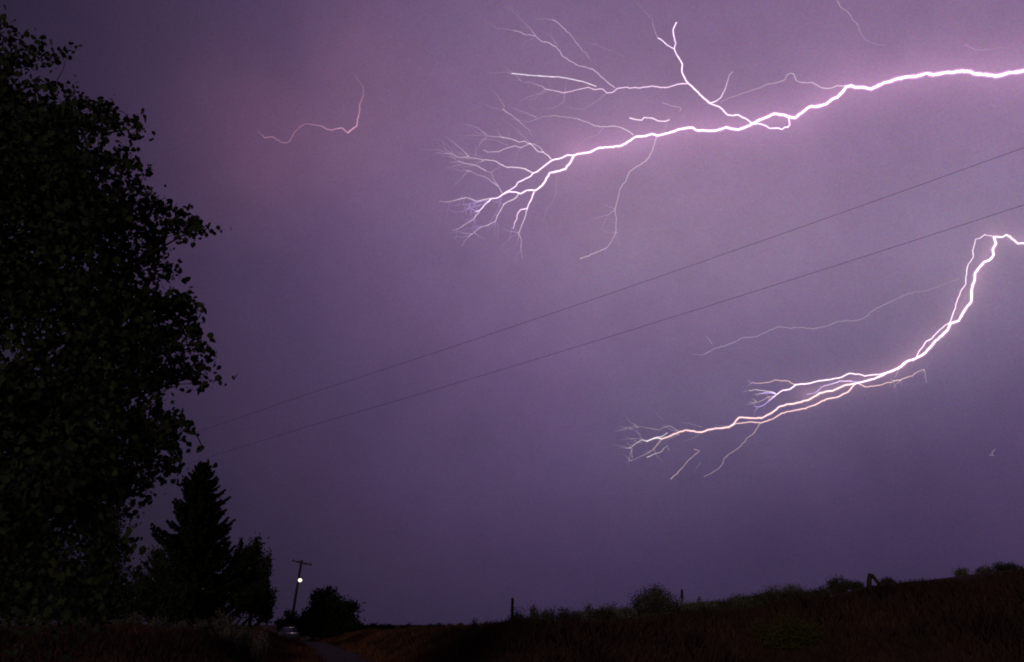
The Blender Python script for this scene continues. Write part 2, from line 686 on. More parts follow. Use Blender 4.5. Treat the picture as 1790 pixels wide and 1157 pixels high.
# ------------------------------------------------------------------ trees of the middle distance
def place(px, Y):
    x = side(px, Y)
    return (x, Y, gz(x, Y))


def mpp(Y):
    return Y / KH


def tree_px(name, label, px, Y, top, blobs_px, nleaf, leaf, group=None, **kw):
    """Lobes given in photograph pixels: (x, y, half width, half height, depth offset m)."""
    b = place(px, Y)
    base = Vector(b)
    blobs = []
    for (x, y, hw, hh, dy) in blobs_px:
        c = at(x, y, Y + dy)
        blobs.append((c.x - base.x, dy, c.z - base.z, hw * mpp(Y), hh * mpp(Y)))
    h = at(px, top, Y).z - base.z
    return broad_tree(name, b, h, blobs, nleaf, leaf, label, group, **kw)


tree_px('broadleaf_tree', 'dark loose-topped tree between the spruce and the utility pole', 436, 86, 940,
        [(432, 985, 24, 42, 0), (455, 1000, 20, 50, 1), (410, 1010, 22, 45, -1), (468, 1035, 14, 42, 0), (440, 1050, 34, 36, -1), (425, 960, 10, 20, 0),
         (448, 952, 6, 14, 0), (470, 978, 5, 16, 0)], 15000, .30, trunk_r=.22, hang=.5)
tree_px('broadleaf_tree', 'dark slender tree standing left of the spruce below the poplar', 168, 48, 840,
        [(170, 890, 30, 45, 0), (180, 950, 36, 55, 1), (150, 985, 34, 60, -1), (185, 1030, 38, 50, 0), (160, 1050, 46, 40, 0)], 15000, .16, trunk_r=.13)
tree_px('broadleaf_tree', 'black tree mass in the lower left corner under the poplar', 30, 44, 800,
        [(20, 860, 60, 60, 0), (-40, 930, 70, 70, 1), (55, 930, 40, 70, -1), (30, 1010, 62, 60, 0), (-50, 1040, 70, 60, 0), (80, 1050, 28, 38, 0)], 17000, .18,
        trunk_r=.18)
tree_px('broadleaf_tree', 'low dark rounded tree against the left foot of the spruce', 262, 70, 955,
        [(265, 1000, 34, 40, 0), (245, 1035, 30, 40, 1), (285, 1035, 34, 45, -1), (255, 1062, 40, 26, 0)], 10000, .24, trunk_r=.18)
tree_px('broadleaf_tree', 'dark wide juniper-like tree right of the utility pole', 572, 96, 1018,
        [(574, 1056, 26, 26, 0), (574, 1076, 40, 26, 0), (592, 1078, 30, 24, -1), (550, 1082, 30, 22, 0), (604, 1094, 20, 16, 0), (538, 1098, 22, 14, 1), (575, 1098, 46, 16, -2),
         (576, 1038, 13, 14, 0)], 26000, .30, trunk_r=.25, m=M_needle)
tree_px('dark_bush', 'small dark bush at the foot of the utility pole behind the car', 504, 104, 1068,
        [(504, 1086, 14, 14, 0), (494, 1094, 12, 12, 0), (515, 1094, 12, 10, 0)], 3500, .28, trunk_r=.08, stems=3, cat='bush', m=M_needle)


tree_px('dark_bush', 'broad dark understory bush in the lower left corner', 40, 41, 985,
        [(30, 1035, 60, 45, 0), (85, 1050, 40, 36, 0), (-30, 1040, 60, 44, 1)], 9000, .15, trunk_r=.07, stems=4, cat='bush')
tree_px('dark_bush', 'dark understory bush between the slender tree and the spruce', 128, 43, 1000,
        [(125, 1050, 40, 36, 0), (160, 1062, 40, 28, 0), (205, 1064, 34, 26, 1)], 8000, .15, trunk_r=.07, stems=4, cat='bush')


# spruce
def spruce(label, px, Y, top, tipx, half_px):
    b = Vector(place(px, Y))
    tip = at(tipx, top, Y)
    h = tip.z - b.z
    root = empty('spruce_tree', b, label, 'tree')
    rng = np.random.default_rng(5)
    axis = Vector((tip.x - b.x, 0, h))
    t = MB()
    t.tube([(0, 0, -.3), axis * .3, axis * .7, axis], [.26, .2, .1, .02], 8)
    t.build('trunk', M_bark, root, True)
    V, F_ = [], []
    bb = MB()
    R = half_px * mpp(Y)
    z = .06
    while z < .99:
        # radius by height: narrow shoulder, full below
        r0 = R * (1 - z) ** .64
        nb = int(7 + 6 * (1 - z))
        a0 = rng.uniform(0, 6.28)
        for k in range(nb):
            a = a0 + 6.283 * k / nb + rng.normal() * .18
            r = r0 * rng.uniform(.66, 1.1) * (1 + .16 * math.sin(a * 2 + z * 23) + .12 * math.sin(a + z * 41)) + .2
            st = axis * (z + rng.normal() * .006)
            pts = []
            for s_ in np.linspace(0, 1, 7):
                dz = -.26 * r * math.sin(s_ * 2.4) + .20 * r * s_ ** 3
                pts.append(st + Vector((math.cos(a) * r * s_, math.sin(a) * r * s_, dz)))
            bb.tube(pts[::2], [.035, .025, .015, .006], 3, False)
            tdir = Vector((-math.sin(a), math.cos(a), 0))
            out = Vector((math.cos(a), math.sin(a), 0))
            for s_ in np.linspace(.12, 1, int(14 + 13 * r)):
                i = min(int(s_ * 6), 5)
                c = pts[i].lerp(pts[i + 1], s_ * 6 - i)
                w = (.30 + .34 * math.sin(math.pi * min(1, s_ * .95 + .08))) * (.55 + .45 * min(1, r / 3))
                for sd in (-1, 1, 0):
                    d_ = (tdir * sd * rng.uniform(.6, 1.1) + out * rng.uniform(.25, .8) + Vector((0, 0, rng.uniform(-.55, .12)))).normalized()
                    if sd == 0:
                        d_ = (out * .4 + Vector((rng.normal() * .3, rng.normal() * .3, -.8))).normalized()
                    q = d_.cross(Vector((rng.normal(), rng.normal(), rng.normal()))).normalized() * .11
                    L = w * rng.uniform(.6, 1.2)
                    n = len(V)
                    V += [tuple(c - q), tuple(c + q), tuple(c + d_ * L * .6 + q * .9), tuple(c + d_ * L), tuple(c + d_ * L * .6 - q * .9)]
                    F_.append((n, n + 1, n + 2, n + 3, n + 4))
        z += .022 + .02 * (1 - z)
    bb.build('boughs', M_bark, root)
    me = mesh_np('crown', np.array(V), [np.array(F_)])
    obj('crown', me, M_needle, root)
    return root


spruce('tall pointed dark spruce left of the utility pole', 332, 84, 806, 356, 104)

# ------------------------------------------------------------------ utility pole with yard light
PY = 108
pb = Vector(place(507, PY))
pt = at(527.5, 979, PY)
pole = empty('utility_pole', pb, 'leaning wooden utility pole with crossarm and a lit lamp', 'pole')
ax = pt - pb
m_ = MB()
m_.tube([(0, 0, -.4), ax * .5, ax], [.19, .165, .13], 10)
m_.build('shaft', M_wood, pole, True)
ca, cb = at(511, 980, PY) - pb, at(545.5, 987.5, PY) - pb
cdir = (cb - ca).normalized()
m_ = MB()
rot = Matrix.Rotation(math.atan2(-cdir.z, cdir.x), 3, 'Y')
m_.box((ca + cb) / 2 + Vector((0, -.2, 0)), ((cb - ca).length, .14, .17), rot)
m_.build('crossarm', M_wood, pole)
for s_ in (.06, .35, .94):
    q = ca.lerp(cb, s_) + Vector((0, -.2, .085))
    m_ = MB()
    m_.tube([q, q + Vector((0, 0, .08)), q + Vector((0, 0, .11)), q + Vector((0, 0, .16)), q + Vector((0, 0, .19))], [.02, .02, .065, .055, .03], 8)
    m_.build('insulator', M_porcelain, pole, True)
for sd in (-1, 1):
    q = (ca + cb) / 2 + cdir * sd * .75 + Vector((0, -.24, -.05))
    m_ = MB()
    m_.tube([q, ax * .93 + Vector((0, -.17, 0))], .022, 5)
    m_.build('brace', M_tin, pole)
lp = at(524.5, 1014, PY - .8) - pb
onp = ax * ((lp.z + .25) / ax.z)
m_ = MB()
m_.tube([onp, onp + Vector((.05, -.4, .12)), lp + Vector((0, 0, .30))], .03, 6)
m_.build('lamp_arm', M_tin, pole, True)
m_ = MB()
m_.tube([lp + Vector((0, 0, .40)), lp + Vector((0, 0, .34)), lp + Vector((0, 0, .22))], [.08, .16, .24], 12)
hood = m_.build('lamp_hood', M_tin, pole, True)
m_ = MB()
R_ = .25
m_.tube([lp + Vector((0, 0, .22 - R_ * (1 - math.cos(a)) * .9)) for a in np.linspace(.35, math.pi - .02, 9)],
        [R_ * math.sin(a) for a in np.linspace(.35, math.pi - .02, 9)], 14)
m_.build('lamp_globe', M_lamp, pole, True)
lamp = bpy.data.lights.new('yard_lamp_light', 'SPOT')
lamp.energy = 150
lamp.color = (1, .9, .74)
lamp.spot_size = math.radians(118)
lamp.spot_blend = .6
lamp.shadow_soft_size = .2
lo = bpy.data.objects.new('yard_lamp_light', lamp)
COL.objects.link(lo)
lo.parent = pole
lo.location = lp + Vector((0, -.1, -.32))
lo.rotation_euler = Vector((.1, -.95, -.75)).to_track_quat('-Z', 'Y').to_euler()

# ------------------------------------------------------------------ car
CY = 96
cbp = Vector(place(507, CY))
cbp.z = max(cbp.z, gz(cbp.x, cbp.y)) + .02
car = empty('parked_car', cbp, 'pale car parked beside the road below the utility pole', 'car')
HEAD = math.radians(-62)      # direction of the nose
Lc, Wc = 4.35, 1.72
prof = [(-2.15, .38, .80), (-2.17, .62, .82), (-2.08, .86, .80), (-1.45, .93, .80), (-.6, .95, .82), (.75, .93, .83), (1.5, .86, .80), (2.02, .74, .76),
        (2.16, .58, .74), (2.15, .36, .74)]


def loft(rows, close=True):
    vs, fs = [], []
    k = len(rows[0])
    for r_ in rows:
        vs += r_
    for i in range(len(rows) - 1):
        for j in range(k - (0 if close else 1)):
            a, b_ = i * k + j, i * k + (j + 1) % k
            fs.append((a, b_, b_ + k, a + k))
    if close:
        fs.append(tuple(range(k))[::-1])
        fs.append(tuple((len(rows) - 1) * k + j for j in range(k)))
    return vs, fs


# body: stations along the length, rounded section
def section(x, ztop, w, zb=.22):
    return [(x, -w * .9, zb), (x, -w, zb + .12), (x, -w * 1.02, (zb + ztop) / 2), (x, -w * .95, ztop - .05), (x, -w * .80, ztop),
            (x, w * .80, ztop), (x, w * .95, ztop - .05), (x, w * 1.02, (zb + ztop) / 2), (x, w, zb + .12), (x, w * .9, zb)]


cm = MB()
cm.add(*loft([section(x, z, w) for x, z, w in [(-2.17, .60, .70), (-2.12, .84, .78), (-1.95, .92, .81), (-1.4, .95, .84), (-.5, .96, .86), (.6, .95, .86),
                                               (1.2, .90, .85), (1.75, .82, .81), (2.05, .72, .76), (2.17, .55, .68)]]))
body = cm.build('body', M_paint, car, True)
cm = MB()


def cab(x, zt, wb, wt, z0=.93):
    return [(x, -wb, z0), (x, -wt, zt - .06), (x, -wt * .86, zt), (x, wt * .86, zt), (x, wt, zt - .06), (x, wb, z0)]


cm.add(*loft([cab(-1.55, 1.00, .72, .68), cab(-.98, 1.36, .78, .60), (cab(-.35, 1.43, .80, .62)), cab(.25, 1.40, .80, .61), cab(1.12, .97, .76, .70)]))
cm.build('cabin', M_paint, car, True)


def pane(name, q):
    me = bpy.data.meshes.new(name)
    c = [Vector(v) for v in q]
    nn_ = (c[1] - c[0]).cross(c[2] - c[0]).normalized()
    vs = [v + nn_ * .012 for v in c] + [v - nn_ * .03 for v in c]
    me.from_pydata([tuple(v) for v in vs], [], [(0, 1, 2, 3), (7, 6, 5, 4), (0, 4, 5, 1), (1, 5, 6, 2), (2, 6, 7, 3), (3, 7, 4, 0)])
    me.update()
    return obj(name, me, M_glass, car)


pane('windshield', [(1.07, -.64, 1.0), (1.07, .64, 1.0), (.33, .50, 1.385), (.33, -.50, 1.385)])
pane('rear_window', [(-1.50, .60, 1.04), (-1.50, -.60, 1.04), (-1.04, -.48, 1.345), (-1.04, .48, 1.345)])
for sd in (-1, 1):
    for x0, x1, x2, x3 in ((-.30, .86, .22, -.30), (-1.22, -.38, -.38, -.92)):
        q = [(x0, sd * .795, .985), (x1, sd * .785, .985), (x2, sd * .635, 1.335), (x3, sd * .635, 1.335)]
        pane('side_window', q if sd < 0 else q[::-1])
    for xw in (-1.32, 1.36):
        w_ = empty('wheel', (xw, sd * .80, .31))
        w_.parent = car
        t_ = MB()
        t_.tube([(0, -.10, 0), (0, -.09, 0), (0, .09, 0), (0, .10, 0)], [.24, .31, .31, .24], 18)
        t_.build('tyre', M_black, w_, True)
        t_ = MB()
        t_.tube([(0, sd * .06, 0), (0, sd * .105, 0), (0, sd * .12, 0)], [.20, .19, .06], 14)
        t_.build('rim', M_chrome, w_, True)
    b_ = MB()
    b_.box((2.09, sd * .56, .66), (.12, .30, .13))
    b_.build('headlight', M_chrome, car)
    b_ = MB()
    b_.box((-2.125, sd * .60, .74), (.10, .26, .16))
    b_.build('tail_light', M_redlens, car)
    b_ = MB()
    b_.box((.72, sd * .95, .98), (.12, .16, .11))
    b_.build('mirror', M_paint, car)
for xe in (2.16, -2.16):
    b_ = MB()
    b_.tube([(xe - .08 * np.sign(xe), -.76, .42), (xe, -.55, .42), (xe, .55, .42), (xe - .08 * np.sign(xe), .76, .42)], .09, 8)
    b_.build('bumper', M_paint, car, True)
car.rotation_euler = (0, 0, HEAD)


# ------------------------------------------------------------------ wires overhead
def wire(label, p_r, p_l):
    """A slack conductor between two points of the photograph, far end at the left."""
    a, c = at(*p_r, 14.6), at(*p_l, 25.6)
    out = []
    for t in np.linspace(-.5, 2.4, 70):
        q = a.lerp(c, t)
        q.z -= .10 * (1 - (2 * t - 1) ** 2) if 0 < t < 1 else 0
        out.append(q)
    m = MB()
    m.tube([q - out[0] for q in out], .0042, 6)
    o = m.build('power_line', M_wire, None, True)
    o.location = out[0]
    return tag(o, label, 'power line', 'overhead wires crossing the sky')


wire('upper of the two thin overhead wires crossing the sky', (1790, 258), (549, 685))
wire('lower of the two thin overhead wires crossing the sky', (1790, 358), (549, 742))

# ------------------------------------------------------------------ posts on the embankment
YB = 31.5


def gpx(px, Y):
    return Vector(place(px, Y))


def post(label, px, ytop, Y, r, lean=0.0, name='wooden_post', m=None, capm=None):
    b = gpx(px, Y)
    tp = at(px + lean, ytop, Y)
    o = empty(name, b, label, 'post')
    q = tp - b
    k = MB()
    k.tube([(0, 0, -.3), q * .5 + Vector((.006, .004, 0)), q * .985, q], [r * 1.06, r, r * .95, r * .7], 8)
    k.build('shaft', m or M_wood, o, True)
    if capm:
        k = MB()
        k.tube([q * .62, q * .8, q * 1.0, q * 1.03], [r * 1.25, r * 1.3, r * 1.1, r * .4], 8)
        k.build('tip', capm, o, True)
    return o


post('lone upright wooden post at the low end of the embankment', 894, 1045, YB, .052, 2)
post('short pale stake with dark tip right of the big round sagebrush', 1194, 1031, YB + .4, .04, -2, 'marker_stake', M_pale, M_wood)
fb = gpx(1527, YB)
fr = empty('fence_brace', fb, 'wooden post with slanting brace standing on the embankment crest', 'fence post')
ft = at(1521.5, 1003, YB) - fb
k = MB()
k.tube([(0, 0, -.3), ft * .5, ft], [.10, .095, .085], 8)
k.build('post', M_wood, fr, True)
fe = gpx(1551, YB - .2)
k = MB()
k.tube([ft * .93 + Vector((.02, -.08, 0)), fe - fb + Vector((0, 0, -.1))], [.065, .065], 7)
k.build('brace', M_wood, fr, True)


# ------------------------------------------------------------------ shrubs
def shrub(label, px, Y, ytop, half, n=2600, leaf=.06, m=None, name='sagebrush', group=None, squat=1.0, dens=1.0, dip=0.0):
    b = gpx(px, Y)
    h = max(.25, at(px, ytop, Y).z - b.z)
    r = half * mpp(Y)
    root = empty(name, b, label, 'bush', group)
    rng = np.random.default_rng(int(px * 7 + Y))
    st = MB()
    pts = []
    ns = int(16 + 14 * r)
    for k_ in range(ns):
        a = rng.uniform(0, 6.28)
        q = rng.random() ** .6
        e = Vector((math.cos(a) * r * q, math.sin(a) * r * q, h * (1.0 - .42 * q ** 2.2) * rng.uniform(.6, 1.1)))
        s_ = Vector((math.cos(a) * r * q * .25, math.sin(a) * r * q * .25, -.05))
        mid = (s_ + e) / 2 + Vector((0, 0, -.06 * h))
        st.tube([s_, mid, e], [.022, .014, .004], 4, False)
        nn_ = int(n / ns)
        t = rng.random(nn_) ** .62
        base = np.array(s_)[None] * (1 - t[:, None]) + np.array(e)[None] * t[:, None]
        pts.append(base + rng.normal(size=(nn_, 3)) * np.array([.17, .17, .11]) * (.35 + r * .55))
    st.build('stems', M_bark, root)
    pts = np.concatenate(pts)
    pts[:, 2] = np.maximum(pts[:, 2] - dip, .02)
    obj('foliage', leaves_mesh('foliage', pts, leaf, leaf * .45, -.5, 'diamond', rng), m or M_sage, root)
    return root


shrub('largest round grey sagebrush on the embankment crest', 1151, YB, 1028, 47, 11000, .075, M_greysage)
shrub('tall dark bush clump left of the braced fence post', 1474, YB + .3, 1009, 23, 4200, .07, M_scrub)
shrub('small round bush between dark clump and braced fence post', 1507, YB + .5, 1016, 13, 2200, .06, M_scrub)
shrub('ragged grey shrub at the left end of the scrub clump on the slope', 1362, YB, 1026, 25, 3600, .065)
shrub('upright grey shrub in the middle of the scrub clump on the slope', 1394, YB + .4, 1019, 23, 3600, .065)
shrub('dark shrub below the clump left of the fence post', 1446, YB, 1027, 18, 2200, .06, M_scrub)
shrub('dark bush at the right edge on top of the embankment', 1779, YB, 990, 24, 3200, .07, M_scrub)
shrub('yellow-green bush low on the embankment face', 1372, 25.5, 1078, 62, 8000, .06, M_yellow, 'yellow_green_bush')
shrub('small bushy shrub with round top left of the lone post', 830, 40, 1081, 9, 900, .07, M_scrub)
shrub('low reddish shrub between round-topped shrub and lone post', 858, 38, 1084, 18, 1800, .06, M_dry)
CR = [(905, 1072, 14), (935, 1070, 16), (962, 1074, 14), (985, 1070, 14), (1005, 1075, 13), (1030, 1066, 16), (1052, 1070, 13), (1072, 1064, 16), (1096, 1072, 14),
      (1212, 1066, 16), (1235, 1060, 18), (1258, 1058, 14), (1280, 1056, 17), (1302, 1048, 15), (1325, 1050, 16), (1342, 1046, 12), (1420, 1044, 12), (1562, 1022, 9),
      (1700, 1006, 10), (1744, 1001, 10), (1120, 1066, 18)]
ORD = ['first', 'second', 'third', 'fourth', 'fifth', 'sixth', 'seventh', 'eighth', 'ninth', 'tenth', 'eleventh', 'twelfth', 'thirteenth']
CR.sort()
seen = {}
for i, (x, y, w) in enumerate(CR):
    ref = 'lone wooden post' if x < 1151 else 'pale stake' if x < 1474 else 'braced fence post'
    seen[ref] = seen.get(ref, 0) + 1
    y, w = y - 10, w * 1.3
    shrub('low sagebrush on the embankment crest, %s to the right of the %s' % (ORD[seen[ref] - 1], ref), x, YB + random.uniform(-1.0, 1.2), y, w, 1500, .07,
          M_sage if i % 3 else M_scrub, 'low_sagebrush', 'sagebrush row on the embankment crest')
LB = [(12, 1076, 26), (62, 1074, 24), (110, 1084, 22), (150, 1080, 20), (205, 1078, 22), (236, 1066, 17), (276, 1082, 20), (318, 1084, 22), (352, 1080, 16), (384, 1064, 17),
      (408, 1076, 18), (432, 1088, 18), (462, 1092, 14)]
for i, (x, y, w) in enumerate(LB):
    shrub('grey sagebrush on the left bank under the trees, %s from the left edge' % ORD[i], x, 36 + random.uniform(-1, 3), y, w, 1300, .07, M_sage, 'low_sagebrush',
          'sagebrush row on the left bank')
FB = [(636, 1092, 11), (652, 1088, 10), (668, 1090, 11), (684, 1089, 12), (702, 1093, 10), (716, 1089, 11), (734, 1093, 12), (752, 1091, 10), (768, 1087, 12), (788, 1090, 10),
      (806, 1089, 11), (845, 1087, 10), (875, 1086, 10)]
for i, (x, y, w) in enumerate(FB):
    shrub('far bush on the low skyline, %s right of the wide dark tree' % ORD[i], x, 110 + random.uniform(-12, 25), y, w, 700, .24, M_scrub, 'scrub_bush',
          'far scrub on the low skyline')


# weeds standing above the crest
def stalk(label, px, ytop, Y, lean=0.0, head=True):
    b = gpx(px, Y)
    tp = at(px + lean, ytop, Y) - b
    o = empty('weed_stalk', b, label, 'weed')
    k = MB()
    k.tube([(0, 0, -.1), tp * .5 + Vector((.02, 0, 0)), tp], [.016, .012, .006], 5)
    k.build('stem', M_weed, o)
    rng = np.random.default_rng(int(px))
    n = 150
    t = rng.uniform(.25, 1.0, n)
    P_ = np.array(tp)[None] * t[:, None] + rng.normal(size=(n, 3)) * np.array([.045, .045, .03]) * (1.6 - t[:, None])
    sh = obj('seed_head', leaves_mesh('seed_head', P_, .055, .022, -.6, 'diamond', rng), M_scrub, o)
    sh['kind'] = 'stuff'


stalk('thin seed stalk just right of the lone post', 931, 1056, YB, 2)
stalk('thin leaning seed stalk between lone post and round sagebrush', 1032, 1057, YB, -3)
stalk('thin seed stalk right of the pale stake', 1222, 1043, YB, 0)
stalk('tall seed stalk rising from the scrub clump on the slope', 1398, 1022, YB, -1)
stalk('thin seed stalk near the right end of the crest', 1717, 991, YB, -3)


# ------------------------------------------------------------------ grasses
def tufts(name, label, cat, pts, hgt, m, blades=6, seed=1, spreadr=.16, w=.02):
    rng = np.random.default_rng(seed)
    n = len(pts)
    P_ = np.repeat(pts, blades, 0)
    N = len(P_)
    off = rng.normal(size=(N, 2)) * spreadr
    b = P_.copy()
    b[:, :2] += off
    b[:, 2] = ground_z(b[:, 0], b[:, 1]) - .02
    h = hgt * rng.uniform(.45, 1.15, N) * np.repeat(rng.uniform(.6, 1.25, n), blades)
    h = h * (.30 + 1.5 * np.clip(.5 + .5 * wob(b[:, 0], b[:, 1], .8), 0, 1) ** 1.5)
    ln = rng.normal(size=(N, 2)) * .34
    tip = b + np.c_[ln * h[:, None], h]
    a = rng.uniform(0, 6.28, N)
    wv = np.c_[np.cos(a), np.sin(a), np.zeros(N)] * w
    mid = b * .5 + tip * .5 + np.c_[-ln * h[:, None] * .15, np.zeros(N)]
    V = np.stack([b - wv, b + wv, mid + wv * .8, tip, mid - wv * .8], 1).reshape(-1, 3)
    F_ = (np.arange(N) * 5)[:, None] + np.arange(5)[None]
    o = obj(name, mesh_np(name, V, [F_]), m)
    return tag(o, label, cat, kind='stuff')


def scatter(n, fn, xr, yr, seed):
    rng = np.random.default_rng(seed)
    out = []
    tot = 0
    while tot < n:
        x = rng.uniform(*xr, n * 3)
        y = rng.uniform(*yr, n * 3)
        p = fn(x, y)
        k_ = rng.random(n * 3) < p
        out.append(np.c_[x[k_], y[k_], np.zeros(k_.sum())])
        tot += k_.sum()
    return np.concatenate(out)[:n]


def d_dry(x, y):
    rd = road_dist(x, y)
    px = 895 + KH * x / y
    verge = np.exp(-((rd - 2.7) / 1.6) ** 2) * (rd > 1.15 + .35 * wob(x, y, .8))
    crest = np.exp(-((y - 34.5) / 1.8) ** 2) * (px < 490) * (x < -8)
    field = .5 * ((px > 600) & (px < 940) & (y > 52)) * (rd > 2.0)
    patch = .5 + .5 * wob(x, y, .22)
    return np.clip((verge + .8 * crest + field) * np.clip(patch + .35, 0, 1), 0, 1) * (np.abs(px - 895) < 950)


def d_weed(x, y):
    rd = road_dist(x, y)
    px = 895 + KH * x / y
    bank = ((px > 640) & (y < 29.5)) * .8 + ((px > 625) & (px < 950) & (y >= 29.5)) * np.where(y < 50, .6, .35 * (wob(x, y, .3) > .1)) + ((px < 500) & (y < 36)) * .9
    return np.clip(bank * (rd > 2.6), 0, 1) * (np.abs(px - 895) < 960)


tufts('dry_grass', 'dry reddish grass on the road verges and field', 'grass', scatter(11000, d_dry, (-45, 12), (30, 95), 3), .34, M_dry, 6, 4, .18, .028)
tufts('dark_weeds', 'dark low weeds covering the embankment and left bank', 'weeds', scatter(20000, d_weed, (-28, 24), (22, 80), 5), .36, M_weed, 6, 6, .2, .02)


def d_crest(x, y):
    px = 895 + KH * x / y
    return ((px > 885) & (px < 1440)) * np.clip(.5 + .6 * wob(x, y, 1.1), 0, 1) * (np.abs(px - 1192) > 12)


tufts('crest_scrub', 'ragged band of grey-brown brush along the embankment crest', 'scrub', scatter(1500, d_crest, (-2, 20), (30.4, 32.6), 9), .34, M_scrub, 12, 10, .16, .024)


# ------------------------------------------------------------------ lightning
def emat(name, c, strength):
    m = bpy.data.materials.new(name)
    m.use_nodes = True
    t = m.node_tree
    t.nodes.clear()
    e = t.nodes.new('ShaderNodeEmission')
    e.inputs['Color'].default_value = (*c, 1)
    at_ = t.nodes.new('ShaderNodeAttribute')
    at_.attribute_name = 'charge'
    mu = t.nodes.new('ShaderNodeMath')
    mu.operation = 'MULTIPLY'
    mu.inputs[1].default_value = strength
    t.links.new(at_.outputs['Fac'], mu.inputs[0])
    t.links.new(mu.outputs[0], e.inputs['Strength'])
    tr = t.nodes.new('ShaderNodeBsdfTransparent')
    ad = t.nodes.new('ShaderNodeAddShader')
    t.links.new(e.outputs[0], ad.inputs[0])
    t.links.new(tr.outputs[0], ad.inputs[1])
    o = t.nodes.new('ShaderNodeOutputMaterial')
    t.links.new(ad.outputs[0], o.inputs['Surface'])
    m.cycles.emission_sampling = 'NONE'
    return m


E_white = emat('plasma_white', (1.0, .90, 1.0), 1.0)
E_pink = emat('plasma_pink', (1.0, .80, .90), 1.0)
E_warm = emat('plasma_warm', (1.0, .68, .55), 1.05)
E_violet = emat('plasma_violet', (.62, .45, 1.0), 1.0)
E_rose = emat('plasma_rose', (1.0, .50, .58), 1.0)
E_fringe = emat('plasma_fringe', (1.0, .42, .95), 1.0)
E_pale = emat('plasma_pale', (1.0, .90, .86), 1.0)

REG = {'A': (750, 0, 2.4615), 'B': (1270, 0, 3.4423), 'C': (1080, 380, 2.4099), 'D': (430, 80, 5.2593),
       'F': (760, 180, 4.1308), 'G': (1080, 620, 4.8219), 'H': (1560, 390, 3.9913), 'P': (0, 0, 1.0)}


def upx(r, pts):
    ox, oy, s = REG[r]
    return [(ox + x / s, oy + y / s) for x, y in pts]


def jag(pts, rng, step=7.0, amp=.9):
    """Sub-divide a traced path with small kinks, as a spark has."""
    out = [pts[0]]
    for (x0, y0), (x1, y1) in zip(pts[:-1], pts[1:]):
        L = math.hypot(x1 - x0, y1 - y0)
        n = max(1, int(L / step))
        for k in range(1, n + 1):
            t = k / n
            j = amp * rng.normal() if k < n else 0
            out.append((x0 + (x1 - x0) * t - (y1 - y0) / max(L, .01) * j, y0 + (y1 - y0) * t + (x1 - x0) / max(L, .01) * j))
    return out


class Bolt:
    def __init__(s, label, depth, anchor, name='lightning_bolt'):
        s.depth = depth
        s.o = empty(name, at(*anchor, depth(anchor[0])), label, 'lightning')
        s.o0 = Vector(s.o.location)
        s.n = 0

    def path(s, name, px, w0, w1, c0, c1, mat_, soft=True, amp=1.0):
        """px: photograph points; w: full width in photograph pixels; c: brightness at both ends."""
        s.n += 1
        rng = np.random.default_rng(s.n * 17 + int(s.o0.x) % 97)
        pts = jag(jag(px, rng, 11.0, amp * .9), rng, 4.5, amp * .45)
        wander = np.cumsum(rng.normal(size=len(pts))) * 2.2
        wander -= np.linspace(wander[0], wander[-1], len(pts))
        Pw = [at(x, y, s.depth(x) + float(wd)) for (x, y), wd in zip(pts, wander)]
        n = len(Pw)
        V, F_, Cg, Mi = [], [], [], []
        shells = ((.36, .8), (.58, .32), (1.2, .13)) if soft else ((.62, .95), (1.15, .2))
        for fw_, fc in shells:
            base = len(V)
            for i, q in enumerate(Pw):
                t = i / (n - 1)
                w = (w0 + (w1 - w0) * t) * fw_ * (1 + .10 * rng.normal())
                c = (c0 + (c1 - c0) * t) * fc * .5 * (1 + .12 * rng.normal())
                dist = (q - Vector((0, 0, EYE))).length
                rr = max(w, .2) / 2 * dist / (FPX / max(.3, float(np.dot(np.array(q - Vector((0, 0, EYE))) / dist, FW))))
                a, b = Pw[max(i - 1, 0)], Pw[min(i + 1, n - 1)]
                tg = (b - a).normalized()
                u_ = tg.orthogonal().normalized() if i == 0 else (uprev - tg * uprev.dot(tg)).normalized()
                uprev = u_
                v_ = tg.cross(u_)
                for k in range(7):
                    an = 2 * math.pi * k / 7
                    V.append(tuple(q - s.o0 + (u_ * math.cos(an) + v_ * math.sin(an)) * rr))
                    Cg.append(max(c, 0))
            for i in range(n - 1):
                for k in range(7):
                    a = base + i * 7 + k
                    b = base + i * 7 + (k + 1) % 7
                    F_.append((a, b, b + 7, a + 7))
                    Mi.append(1 if (soft and fw_ > 1) else 0)
        me = mesh_np(name, np.array(V), [np.array(F_)])
        att = me.attributes.new('charge', 'FLOAT', 'POINT')
        att.data.foreach_set('value', np.array(Cg, dtype=np.float32))
        me.materials.append(mat_)
        me.materials.append(E_fringe if mat_ is not E_warm else E_rose)
        me.polygons.foreach_set('material_index', np.array(Mi, dtype=np.int32))
        return obj(name, me, mat_, s.o, True)

    def br(s, r, pts, w0=2.0, w1=1.2, c0=.35, c1=.1, m=None, soft=False, amp=1.0):
        return s.path('branch', upx(r, pts), w0, w1, c0, c1, m or E_pink, soft, amp)


